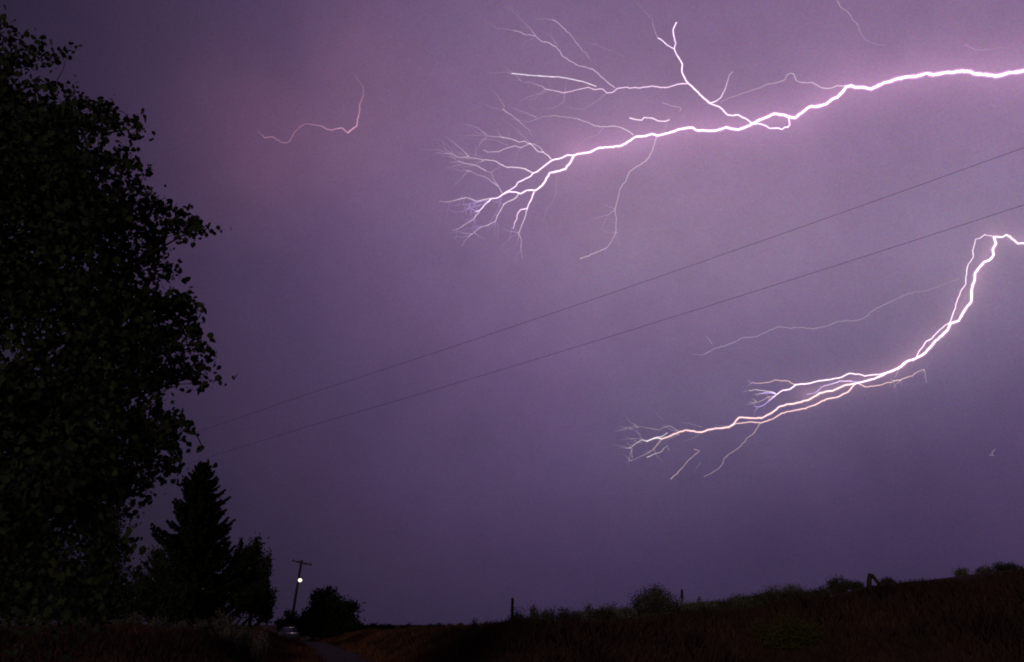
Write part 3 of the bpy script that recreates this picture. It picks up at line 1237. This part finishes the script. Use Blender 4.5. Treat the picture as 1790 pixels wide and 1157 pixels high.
U = Bolt('huge branching white lightning bolt crossing the upper sky', lambda x: 1700 + (1790 - x) * .35, (1790, 124))
mainB = upx('B', [(1950, 420), (1790, 425), (1700, 437), (1620, 458), (1560, 448), (1490, 443), (1465, 430), (1370, 434), (1300, 440), (1245, 450), (1205, 440),
                  (1140, 460), (1085, 462), (1020, 475), (985, 490), (945, 498), (900, 522), (870, 535), (825, 525), (775, 525), (750, 515), (720, 522),
                  (695, 555), (665, 585), (630, 600), (600, 625), (560, 637), (495, 645), (450, 680), (410, 710), (370, 700), (340, 690), (285, 685), (255, 700),
                  (190, 725), (155, 745), (120, 762), (70, 780), (30, 775)])
mainA = upx('A', [(1280, 547), (1230, 562), (1150, 560), (1135, 549), (1075, 556), (1030, 572), (985, 583), (960, 576), (930, 585), (890, 588), (865, 605),
                  (825, 627), (780, 632), (735, 635), (690, 655), (640, 662), (625, 668)])
U.path('main_channel', mainB, 8.4, 5.8, 3.0, 2.2, E_white, True, .75)
U.path('main_channel', [mainB[-1]] + mainA, 5.6, 4.4, 2.2, 1.8, E_white, True, .75)
# the two strands of the fork
U.path('branch', upx('F', [(1005, 378), (960, 375), (915, 397), (850, 412), (790, 455), (740, 495), (710, 507)]), 3.8, 3.4, 1.6, 1.3, E_white, True, .75)
U.path('branch', upx('F', [(710, 507), (690, 530), (640, 555), (600, 572), (585, 600), (540, 630), (490, 660)]), 3.4, 3.0, 1.2, 1.0, E_white, True, .75)
U.path('branch', upx('F', [(1005, 378), (985, 420), (945, 475), (900, 490), (830, 503), (805, 545), (775, 595), (725, 632)]), 4.8, 4.2, 1.9, 1.7, E_white, True, .75)
U.path('branch', upx('F', [(725, 632), (665, 630), (620, 655), (585, 643), (540, 640), (490, 660), (460, 682), (405, 692), (370, 725), (345, 755), (325, 775), (300, 785)]),
       3.8, 2.6, 1.6, 1.0, E_white, True, .75)
F = lambda *a, **k: U.br('F', *a, **k)
F([(325, 780), (280, 840), (230, 870), (170, 908), (120, 920)], 2.2, 1.4, .5, .15)
F([(405, 692), (370, 695), (310, 710), (265, 695), (225, 682), (180, 692), (115, 712), (30, 710)], 2.4, 1.4, .5, .12, E_pink)
F([(710, 507), (690, 495), (635, 472), (570, 465), (510, 460), (470, 440), (425, 415), (350, 412), (300, 400), (245, 388), (185, 395), (160, 390), (110, 362),
   (60, 367), (0, 360)], 2.6, 1.3, .75, .06)
F([(245, 388), (210, 350), (170, 315), (120, 275), (60, 230)], 1.6, 1.2, .28, .03)
F([(840, 405), (820, 380), (785, 355), (745, 350), (715, 315), (688, 293), (650, 275), (610, 283), (560, 262), (510, 250), (450, 243), (385, 238), (350, 210),
   (310, 180), (260, 160), (200, 155)], 2.4, 1.2, .65, .05)
F([(785, 355), (765, 325), (720, 297), (688, 293)], 1.8, 1.6, .4, .35)
F([(688, 293), (650, 310), (620, 323), (580, 308), (530, 322), (465, 350), (385, 355), (350, 340)], 1.8, 1.5, .4, .3)
F([(700, 240), (680, 190), (635, 155), (590, 115), (545, 80), (510, 60), (490, 40)], 1.5, 1.3, .08, .42)
F([(485, 650), (462, 605), (430, 580), (375, 540), (310, 520), (265, 498), (200, 475)], 1.9, 1.2, .4, .1)
F([(462, 600), (430, 560), (405, 503), (370, 490), (320, 460), (285, 445), (215, 435), (165, 418), (110, 430)], 1.6, 1.4, .2, .12)
F([(370, 490), (320, 460), (285, 445), (215, 435), (165, 418)], 1.6, 1.3, .3, .2)
F([(405, 503), (435, 480), (475, 460)], 1.4, 1.2, .2, .08)
F([(605, 655), (590, 680), (545, 705), (500, 730), (475, 775), (450, 815), (440, 850), (385, 882), (335, 895), (270, 945), (225, 985), (190, 1035)], 2.6, 1.4, .6, .08)
F([(485, 680), (465, 750), (430, 815), (390, 880), (370, 960)], 1.7, 1.2, .25, .03, E_violet)
F([(437, 855), (432, 920), (428, 1000)], 1.4, 1.0, .16, .02, E_violet)
F([(718, 640), (700, 690), (680, 725), (668, 760), (620, 770), (600, 795), (585, 850), (565, 905)], 4.0, 2.2, 1.3, .6, E_pink, soft=True)
F([(668, 762), (650, 830), (625, 890), (605, 940), (625, 990), (622, 1060), (635, 1130)], 2.4, 1.2, .6, .08)
F([(605, 945), (560, 960), (500, 1020), (440, 1080)], 1.5, 1.0, .18, .02, E_violet)
F([(300, 785), (262, 760), (235, 770)], 1.8, 1.2, .5, .2, E_violet)
F([(400, 705), (300, 718), (240, 730), (180, 735), (120, 740)], 1.8, 1.2, .4, .06, E_violet)
F([(345, 735), (260, 750), (215, 775), (160, 790), (90, 770)], 1.7, 1.1, .35, .05, E_violet)
F([(290, 705), (255, 680), (245, 640)], 1.5, 1.0, .25, .03, E_violet)
F([(110, 715), (95, 760), (85, 820)], 1.3, 1.0, .16, .02, E_violet)
F([(165, 905), (155, 960), (150, 1000)], 1.3, 1.0, .16, .02, E_violet)
F([(500, 730), (420, 710), (300, 700)], 1.5, 1.0, .2, .05, E_violet)
F([(625, 1060), (590, 1100), (580, 1150)], 1.3, 1.0, .14, .02, E_violet)
F([(735, 100), (690, 85), (620, 60), (540, 30)], 1.3, 1.0, .14, .03)
F([(530, 305), (470, 280), (420, 265), (330, 262), (200, 260)], 1.3, 1.0, .12, .03)
F([(690, 290), (640, 240), (590, 190), (520, 140), (480, 110)], 1.3, 1.0, .16, .03)
F([(540, 240), (535, 215), (510, 190)], 1.2, 1.0, .14, .03)
F([(340, 232), (250, 235), (150, 238)], 1.2, 1.0, .12, .02)
F([(625, 320), (600, 350), (580, 390)], 1.2, 1.0, .12, .02)
F([(165, 390), (90, 300), (30, 268), (0, 262)], 1.2, 1.0, .10, .02)
F([(880, 530), (875, 650), (850, 710), (800, 780), (780, 860)], 1.5, 1.2, .08, .03)
A = lambda *a, **k: U.br('A', *a, **k)
U.path('branch', upx('B', [(375, 705), (380, 750), (370, 765), (350, 765), (335, 778), (310, 770), (260, 772), (235, 755), (205, 745), (155, 742), (120, 715),
                           (95, 705), (70, 690), (35, 695), (5, 690)]) +
       upx('A', [(1280, 490), (1250, 460), (1210, 445)]), 3.6, 3.6, 1.3, 1.2, E_white, True, .75)
U.path('branch', upx('A', [(1210, 445), (1175, 415), (1150, 390), (1115, 358), (1100, 335), (1088, 310), (1090, 275), (1072, 245), (1055, 210)]), 4.4, 3.2, 1.5, 1.2, E_white, True, .75)
A([(1055, 210), (1062, 185), (1052, 150), (1050, 130), (1065, 95)], 3.0, 3.4, 1.1, 1.3, E_white, soft=True, amp=.75)
A([(1055, 210), (1035, 200), (1015, 185), (1005, 175), (985, 163)], 2.6, 2.8, .9, 1.1, E_white, soft=True, amp=.75)
A([(985, 163), (970, 130), (960, 80), (920, 40), (880, 0)], 1.4, 1.0, .14, .03)
U.path('branch', upx('A', [(1210, 443), (1235, 435), (1255, 420), (1268, 395)]) + [(1268, 155), (1271, 144), (1275, 131), (1281, 125)], 2.8, 1.6, .9, .25, E_pink, False, .4)
U.br('B', [(715, 517), (665, 515), (630, 530), (600, 532), (565, 525), (520, 497), (480, 497), (445, 495), (420, 485), (405, 445), (385, 440), (365, 450), (350, 480),
           (300, 497), (250, 505), (150, 545), (75, 570), (10, 592), (-35, 615)], 2.2, 1.3, .42, .12, E_pale)
U.br('B', [(665, 0), (690, 45), (715, 60), (740, 85), (765, 125), (790, 150), (810, 205), (840, 240), (900, 268), (960, 272)], 1.6, 1.4, .22, .05)
U.br('B', [(1435, 268), (1460, 278), (1500, 300), (1560, 300), (1640, 285), (1700, 290)], 1.6, 1.3, .12, .03)
A([(1115, 358), (1070, 362), (1030, 375), (960, 370), (910, 378), (840, 376), (810, 380), (790, 397), (765, 400), (745, 382), (710, 385), (685, 375), (640, 385), (585, 398),
   (545, 392), (500, 383)], 3.0, 2.0, 1.0, .55, E_pink, soft=True, amp=.75)
A([(500, 383), (485, 370), (440, 355), (400, 352)], 1.6, 1.2, .3, .06)
A([(720, 372), (660, 350), (600, 338), (555, 330), (500, 328), (450, 325), (400, 320), (355, 316)], 1.8, 2.4, .7, .6, E_white, amp=.4)
A([(800, 378), (770, 355), (740, 330), (705, 297), (670, 288), (635, 278), (600, 258), (570, 235), (545, 200), (515, 183), (485, 178), (455, 153), (420, 150), (385, 135),
   (360, 130)], 2.0, 1.6, .42, .25)
A([(360, 130), (290, 120), (240, 90)], 1.3, 1.0, .12, .02)
A([(455, 150), (430, 115), (390, 80), (340, 30)], 1.4, 1.0, .14, .03)
A([(545, 190), (520, 150), (480, 130)], 1.2, 1.0, .12, .03)
A([(692, 255), (680, 235), (655, 210), (630, 180), (610, 150), (585, 125), (555, 98), (530, 84)], 1.5, 1.5, .12, .4)
A([(500, 385), (480, 400), (430, 415), (395, 435)], 1.4, 1.1, .16, .05)
A([(585, 400), (580, 440), (530, 465), (480, 465)], 1.4, 1.1, .14, .03)
A([(760, 405), (700, 450), (660, 470), (580, 460)], 1.4, 1.1, .14, .03)
A([(862, 507), (885, 513), (915, 517), (925, 505), (960, 508), (985, 520), (1015, 522), (1035, 515)], 2.6, 2.6, .8, .7, E_pink, amp=.4)
A([(1002, 440), (1040, 455), (1060, 458), (1085, 465), (1078, 480)], 1.6, 1.4, .16, .22)
A([(980, 585), (970, 620), (958, 655), (930, 695), (900, 712), (862, 740), (850, 770), (820, 815), (812, 855), (800, 900), (805, 950), (803, 1000), (785, 1040),
   (765, 1065)], 2.0, 1.6, .3, .2, E_pale)
A([(765, 1065), (755, 1100), (745, 1140)], 1.4, 1.0, .12, .02, E_violet)
A([(765, 1065), (720, 1085), (690, 1100), (650, 1113)], 1.8, 1.6, .22, .4, E_pale)
A([(800, 905), (770, 925), (730, 935), (690, 945)], 1.6, 1.2, .2, .03)
A([(765, 935), (745, 975), (728, 1005)], 1.5, 1.1, .14, .03, E_violet)
A([(803, 1005), (820, 1050), (825, 1100)], 1.3, 1.0, .1, .02, E_violet)
A([(980, 590), (1010, 560), (1030, 520)], 1.4, 1.2, .12, .08)
A([(755, 545), (730, 575), (680, 595), (640, 625)], 1.4, 1.1, .14, .03)
A([(670, 180), (760, 210), (850, 250)], 1.3, 1.0, .08, .04)
A([(880, 580), (850, 560), (825, 548), (760, 545), (715, 542), (680, 525), (635, 510), (590, 505), (545, 497), (500, 500), (460, 512), (430, 525), (405, 525)],
  2.0, 1.3, .4, .08, E_pale)
A([(460, 505), (420, 485), (370, 465), (330, 450)], 1.3, 1.0, .12, .03)

frng = np.random.default_rng(77)


def filaments(B_, starts, ang, spread_, n, lo, hi, c, mats):
    """Hair-thin, quickly fading discharges at the tips of a bolt."""
    for k in range(n):
        x, y = starts[k % len(starts)]
        x, y = x + frng.normal() * 2.5, y + frng.normal() * 2.5
        a = math.radians(ang + frng.normal() * spread_)
        L = frng.uniform(lo, hi)
        q = [(x, y)]
        for j in range(5):
            a += frng.normal() * .28
            x += math.cos(a) * L / 5
            y += math.sin(a) * L / 5
            q.append((x, y))
        B_.path('branch', q, 1.5, .9, c * frng.uniform(.6, 1.3), .015, mats[k % len(mats)], False, 1.2)


filaments(U, upx('F', [(300, 785), (320, 715), (225, 682), (240, 730), (280, 840), (270, 945), (335, 895), (440, 850), (605, 940), (565, 905), (370, 725), (460, 690)]),
          140, 38, 30, 18, 48, .22, [E_violet, E_violet, E_pink])
filaments(U, upx('F', [(385, 238), (350, 412), (160, 390), (110, 362), (300, 400), (245, 388), (215, 435), (265, 498), (490, 40), (510, 250)]), 200, 22, 22, 20, 55, .15, [E_pink, E_pale])
filaments(U, upx('A', [(455, 153), (400, 352), (545, 200), (355, 316), (585, 398), (530, 84), (405, 525), (500, 383), (985, 163), (803, 1000), (800, 900)]), 195, 40, 16, 18, 50, .13,
          [E_pink, E_pale])

Lo = Bolt('lower lightning bolt curving down from the right edge into warm branches', lambda x: 1500 + (1790 - x) * .4, (1745, 412))
hm = upx('H', [(1150, 130), (918, 140), (875, 142), (850, 120), (820, 95), (795, 82), (765, 98), (735, 95), (708, 95)])
Lo.path('main_channel', hm, 4.6, 4.4, 1.8, 1.6, E_pale, True, .75)
h2 = upx('H', [(708, 95), (722, 145), (700, 185), (705, 225), (680, 255), (640, 270), (600, 315), (578, 345), (575, 390), (560, 430), (552, 480), (550, 545), (515, 590),
               (490, 630), (462, 680), (405, 700), (385, 745), (345, 785), (300, 820), (260, 870), (215, 915), (160, 945), (100, 965), (60, 1000), (0, 1030)])
Lo.path('main_channel', h2, 5.4, 5.6, 2.2, 2.2, E_pale, True, .75)
h3 = [h2[-1]] + upx('C', [(1130, 655), (1080, 680), (1040, 690), (1000, 700)])
Lo.path('main_channel', h3, 5.2, 4.2, 2.0, 1.6, E_pale, True, .75)
Lo.path('branch', [h3[-1]] + upx('C', [(955, 707), (905, 730), (850, 740), (800, 770), (740, 785), (685, 795), (650, 822), (605, 845), (560, 845), (510, 843), (485, 873)]),
        4.4, 4.2, 1.5, 1.25, E_warm, True, .75)
Lo.path('branch', upx('C', [(485, 873)]) + upx('G', [(935, 610), (850, 620), (760, 632), (705, 652), (640, 643), (570, 635), (500, 660), (440, 685), (370, 710)]), 4.6, 4.0, 1.25, 1.05,
        E_warm, True, .75)
Gb = lambda *a, **k: Lo.br('G', *a, **k)
Gb([(370, 710), (340, 700), (280, 715), (245, 730), (200, 718), (150, 750), (115, 775)], 2.6, 1.6, .8, .2, E_pale)
Gb([(420, 655), (370, 690), (300, 705), (245, 728)], 2.0, 2.2, .5, .5, E_pale)
Hb = lambda *a, **k: Lo.br('H', *a, **k)
Hb([(705, 93), (645, 80), (610, 105), (580, 112), (572, 150), (560, 190), (565, 235), (530, 285), (518, 330), (512, 425), (475, 480), (455, 530), (440, 590), (420, 640),
    (403, 690), (370, 710), (335, 740), (300, 775), (275, 805), (235, 825), (215, 860), (185, 895), (170, 930)], 2.4, 3.0, .75, 1.2, E_pale, soft=True, amp=.75)
Hb([(222, 1020), (180, 1035), (140, 1065), (90, 1080), (55, 1095), (0, 1100)], 1.7, 2.2, .35, .7, E_warm)
Hb([(235, 1115), (228, 1060), (222, 1020), (250, 975)], 1.4, 1.2, .08, .06)
Hb([(222, 1020), (228, 1060), (236, 1115)], 1.4, 1.2, .25, .06)
Hb([(50, 1000), (35, 1045), (15, 1080)], 1.6, 1.3, .3, .1)
Hb([(60, 1095), (25, 1125), (5, 1155)], 1.5, 1.2, .25, .06)
Cb = lambda *a, **k: Lo.br('C', *a, **k)
Cb([(1157, 694), (1140, 695), (1090, 708), (1040, 713), (1015, 700)], 2.2, 2.8, .7, .9, E_warm, soft=True)
Cb([(1130, 655), (1090, 662), (1040, 668), (1015, 660), (975, 657), (945, 672), (895, 683), (850, 688), (800, 700), (745, 705)], 3.2, 3.8, 1.3, 1.4, E_pale, soft=True, amp=.75)
Gb([(1500, 253), (1450, 290), (1390, 300), (1330, 340)], 3.8, 3.0, 1.4, 1.2, E_pale, soft=True, amp=.75)
Gb([(1330, 340), (1280, 385), (1230, 425), (1190, 440), (1150, 435)], 2.6, 1.7, .8, .45, E_violet)
Gb([(1330, 345), (1300, 365), (1265, 385)], 2.2, 1.5, .8, .4, E_warm)
Gb([(1490, 250), (1440, 222), (1380, 220), (1325, 212), (1280, 230), (1210, 240), (1145, 240)], 2.4, 1.7, .6, .4, E_warm)
Gb([(1145, 240), (1120, 228), (1085, 215)], 1.4, 1.1, .2, .04)
Gb([(1330, 330), (1290, 320), (1240, 320), (1190, 328)], 2.4, 2.0, 1.0, .6, E_violet)
Gb([(1330, 325), (1280, 310), (1230, 303), (1170, 295), (1100, 300)], 2.0, 1.5, .7, .35, E_pale)
Gb([(1310, 350), (1260, 360), (1215, 385), (1165, 405), (1080, 420)], 1.8, 1.3, .45, .12, E_warm)
Cb([(1000, 700), (970, 735), (930, 755), (880, 765), (840, 785), (790, 805), (735, 815), (690, 825), (650, 850), (605, 865), (550, 862), (500, 868), (480, 875)], 4.0, 3.0, 1.2, .75,
   E_warm, soft=True, amp=.75)
Cb([(1020, 695), (985, 690), (935, 690), (905, 700), (870, 708), (830, 740), (795, 745)], 2.0, 1.8, .8, .5, E_violet)
Cb([(985, 690), (935, 688), (895, 705), (850, 715)], 1.8, 1.5, .6, .3, E_warm)
Gb([(1200, 575), (1165, 630), (1130, 675), (1080, 710), (1040, 765), (990, 805), (940, 835), (895, 875), (885, 915), (850, 960), (800, 990), (725, 1030)], 1.9, 1.4, .34, .2, E_warm)
Gb([(640, 795), (690, 810), (650, 840), (585, 900), (555, 940), (510, 985), (445, 1050)], 1.5, 1.7, .25, .4, E_warm)
Gb([(370, 710), (330, 760), (285, 810), (230, 840), (175, 865), (120, 890), (70, 905)], 1.9, 1.2, .45, .06, E_warm)
Gb([(245, 865), (300, 840), (370, 815), (385, 790), (420, 765), (428, 810)], 1.8, 1.2, .5, .15, E_pale)
Gb([(510, 640), (440, 600), (390, 612), (350, 635), (290, 625), (200, 605), (150, 612), (100, 625)], 1.7, 1.2, .22, .1, E_pale)
Gb([(190, 670), (130, 630), (90, 625)], 1.3, 1.1, .14, .08)
Gb([(150, 705), (90, 710), (20, 715)], 1.3, 1.0, .12, .03)
Gb([(710, 612), (620, 585), (530, 570)], 1.3, 1.1, .16, .05)
Gb([(690, 670), (630, 705), (555, 730)], 1.3, 1.1, .14, .04)
Gb([(935, 600), (870, 600), (820, 585)], 1.3, 1.1, .2, .06)
Gb([(700, 905), (660, 960), (640, 1000)], 1.3, 1.0, .1, .02)
Gb([(390, 560), (330, 500), (260, 440)], 1.2, 1.0, .06, .02)

filaments(Lo, upx('G', [(115, 775), (150, 750), (200, 718), (150, 612), (100, 625), (285, 810), (120, 890), (370, 710), (500, 660), (245, 730)]), 178, 24, 22, 14, 42, .2, [E_pale, E_warm])
filaments(Lo, upx('G', [(1145, 240), (1190, 328), (1150, 435), (1165, 405), (1100, 300), (1280, 385)]), 178, 20, 10, 8, 22, .3, [E_violet, E_pale])
filaments(Lo, upx('H', [(0, 1100), (55, 1095), (222, 1020), (30, 1050)]), 110, 30, 6, 10, 24, .16, [E_pale])
T = Bolt('faint thin wavering streak above the lower bolt', lambda x: 2300 + (1790 - x) * .3, (1680, 488))
T.br('C', [(1440, 258), (1390, 275), (1340, 295), (1280, 312), (1215, 325), (1170, 345), (1130, 365)], 1.6, 1.8, .05, .12, E_pale)
T.br('C', [(1130, 365), (1085, 385), (1050, 415), (1000, 435), (930, 437), (870, 460), (820, 470), (770, 463), (720, 465), (680, 460), (640, 475), (590, 500), (530, 505),
           (490, 525), (455, 540), (410, 550), (365, 577)], 1.8, 1.8, .13, .14, E_pale)
T.br('C', [(365, 577), (310, 577)], 1.5, 1.2, .1, .03)
T.br('C', [(373, 500), (385, 515), (397, 532)], 1.5, 1.6, .06, .2, E_pale)

D = Bolt('faint pink crooked lightning streak alone in the left sky', lambda x: 2600 + x * .3, (608, 233))
D.br('D', [(105, 775), (170, 845)], 1.3, 1.6, .04, .2, E_rose)
D.br('D', [(170, 845), (245, 835), (285, 860), (330, 890), (385, 890), (410, 865), (440, 800), (485, 755), (550, 715)], 2.2, 2.0, .18, .13, E_rose, amp=.4)
D.br('D', [(550, 715), (620, 725), (695, 738), (740, 765), (785, 775), (830, 762), (885, 755), (935, 800)], 2.0, 2.8, .11, .38, E_rose, amp=.4)
D.br('D', [(935, 800), (965, 775), (1020, 735), (1025, 680), (1045, 600), (1045, 540), (1080, 455)], 3.0, 2.0, .48, .18, E_rose, amp=.4)
D.br('D', [(1080, 455), (1080, 380), (1030, 310), (1000, 260), (960, 240)], 2.2, 1.6, .13, .03, E_rose, amp=.4)

R = Bolt('tiny isolated spark low in the sky at the right edge', lambda x: 2400, (1735, 795))
R.br('C', [(1590, 975), (1575, 992), (1582, 1003), (1566, 1000)], 1.6, 1.4, .12, .2, E_pale)
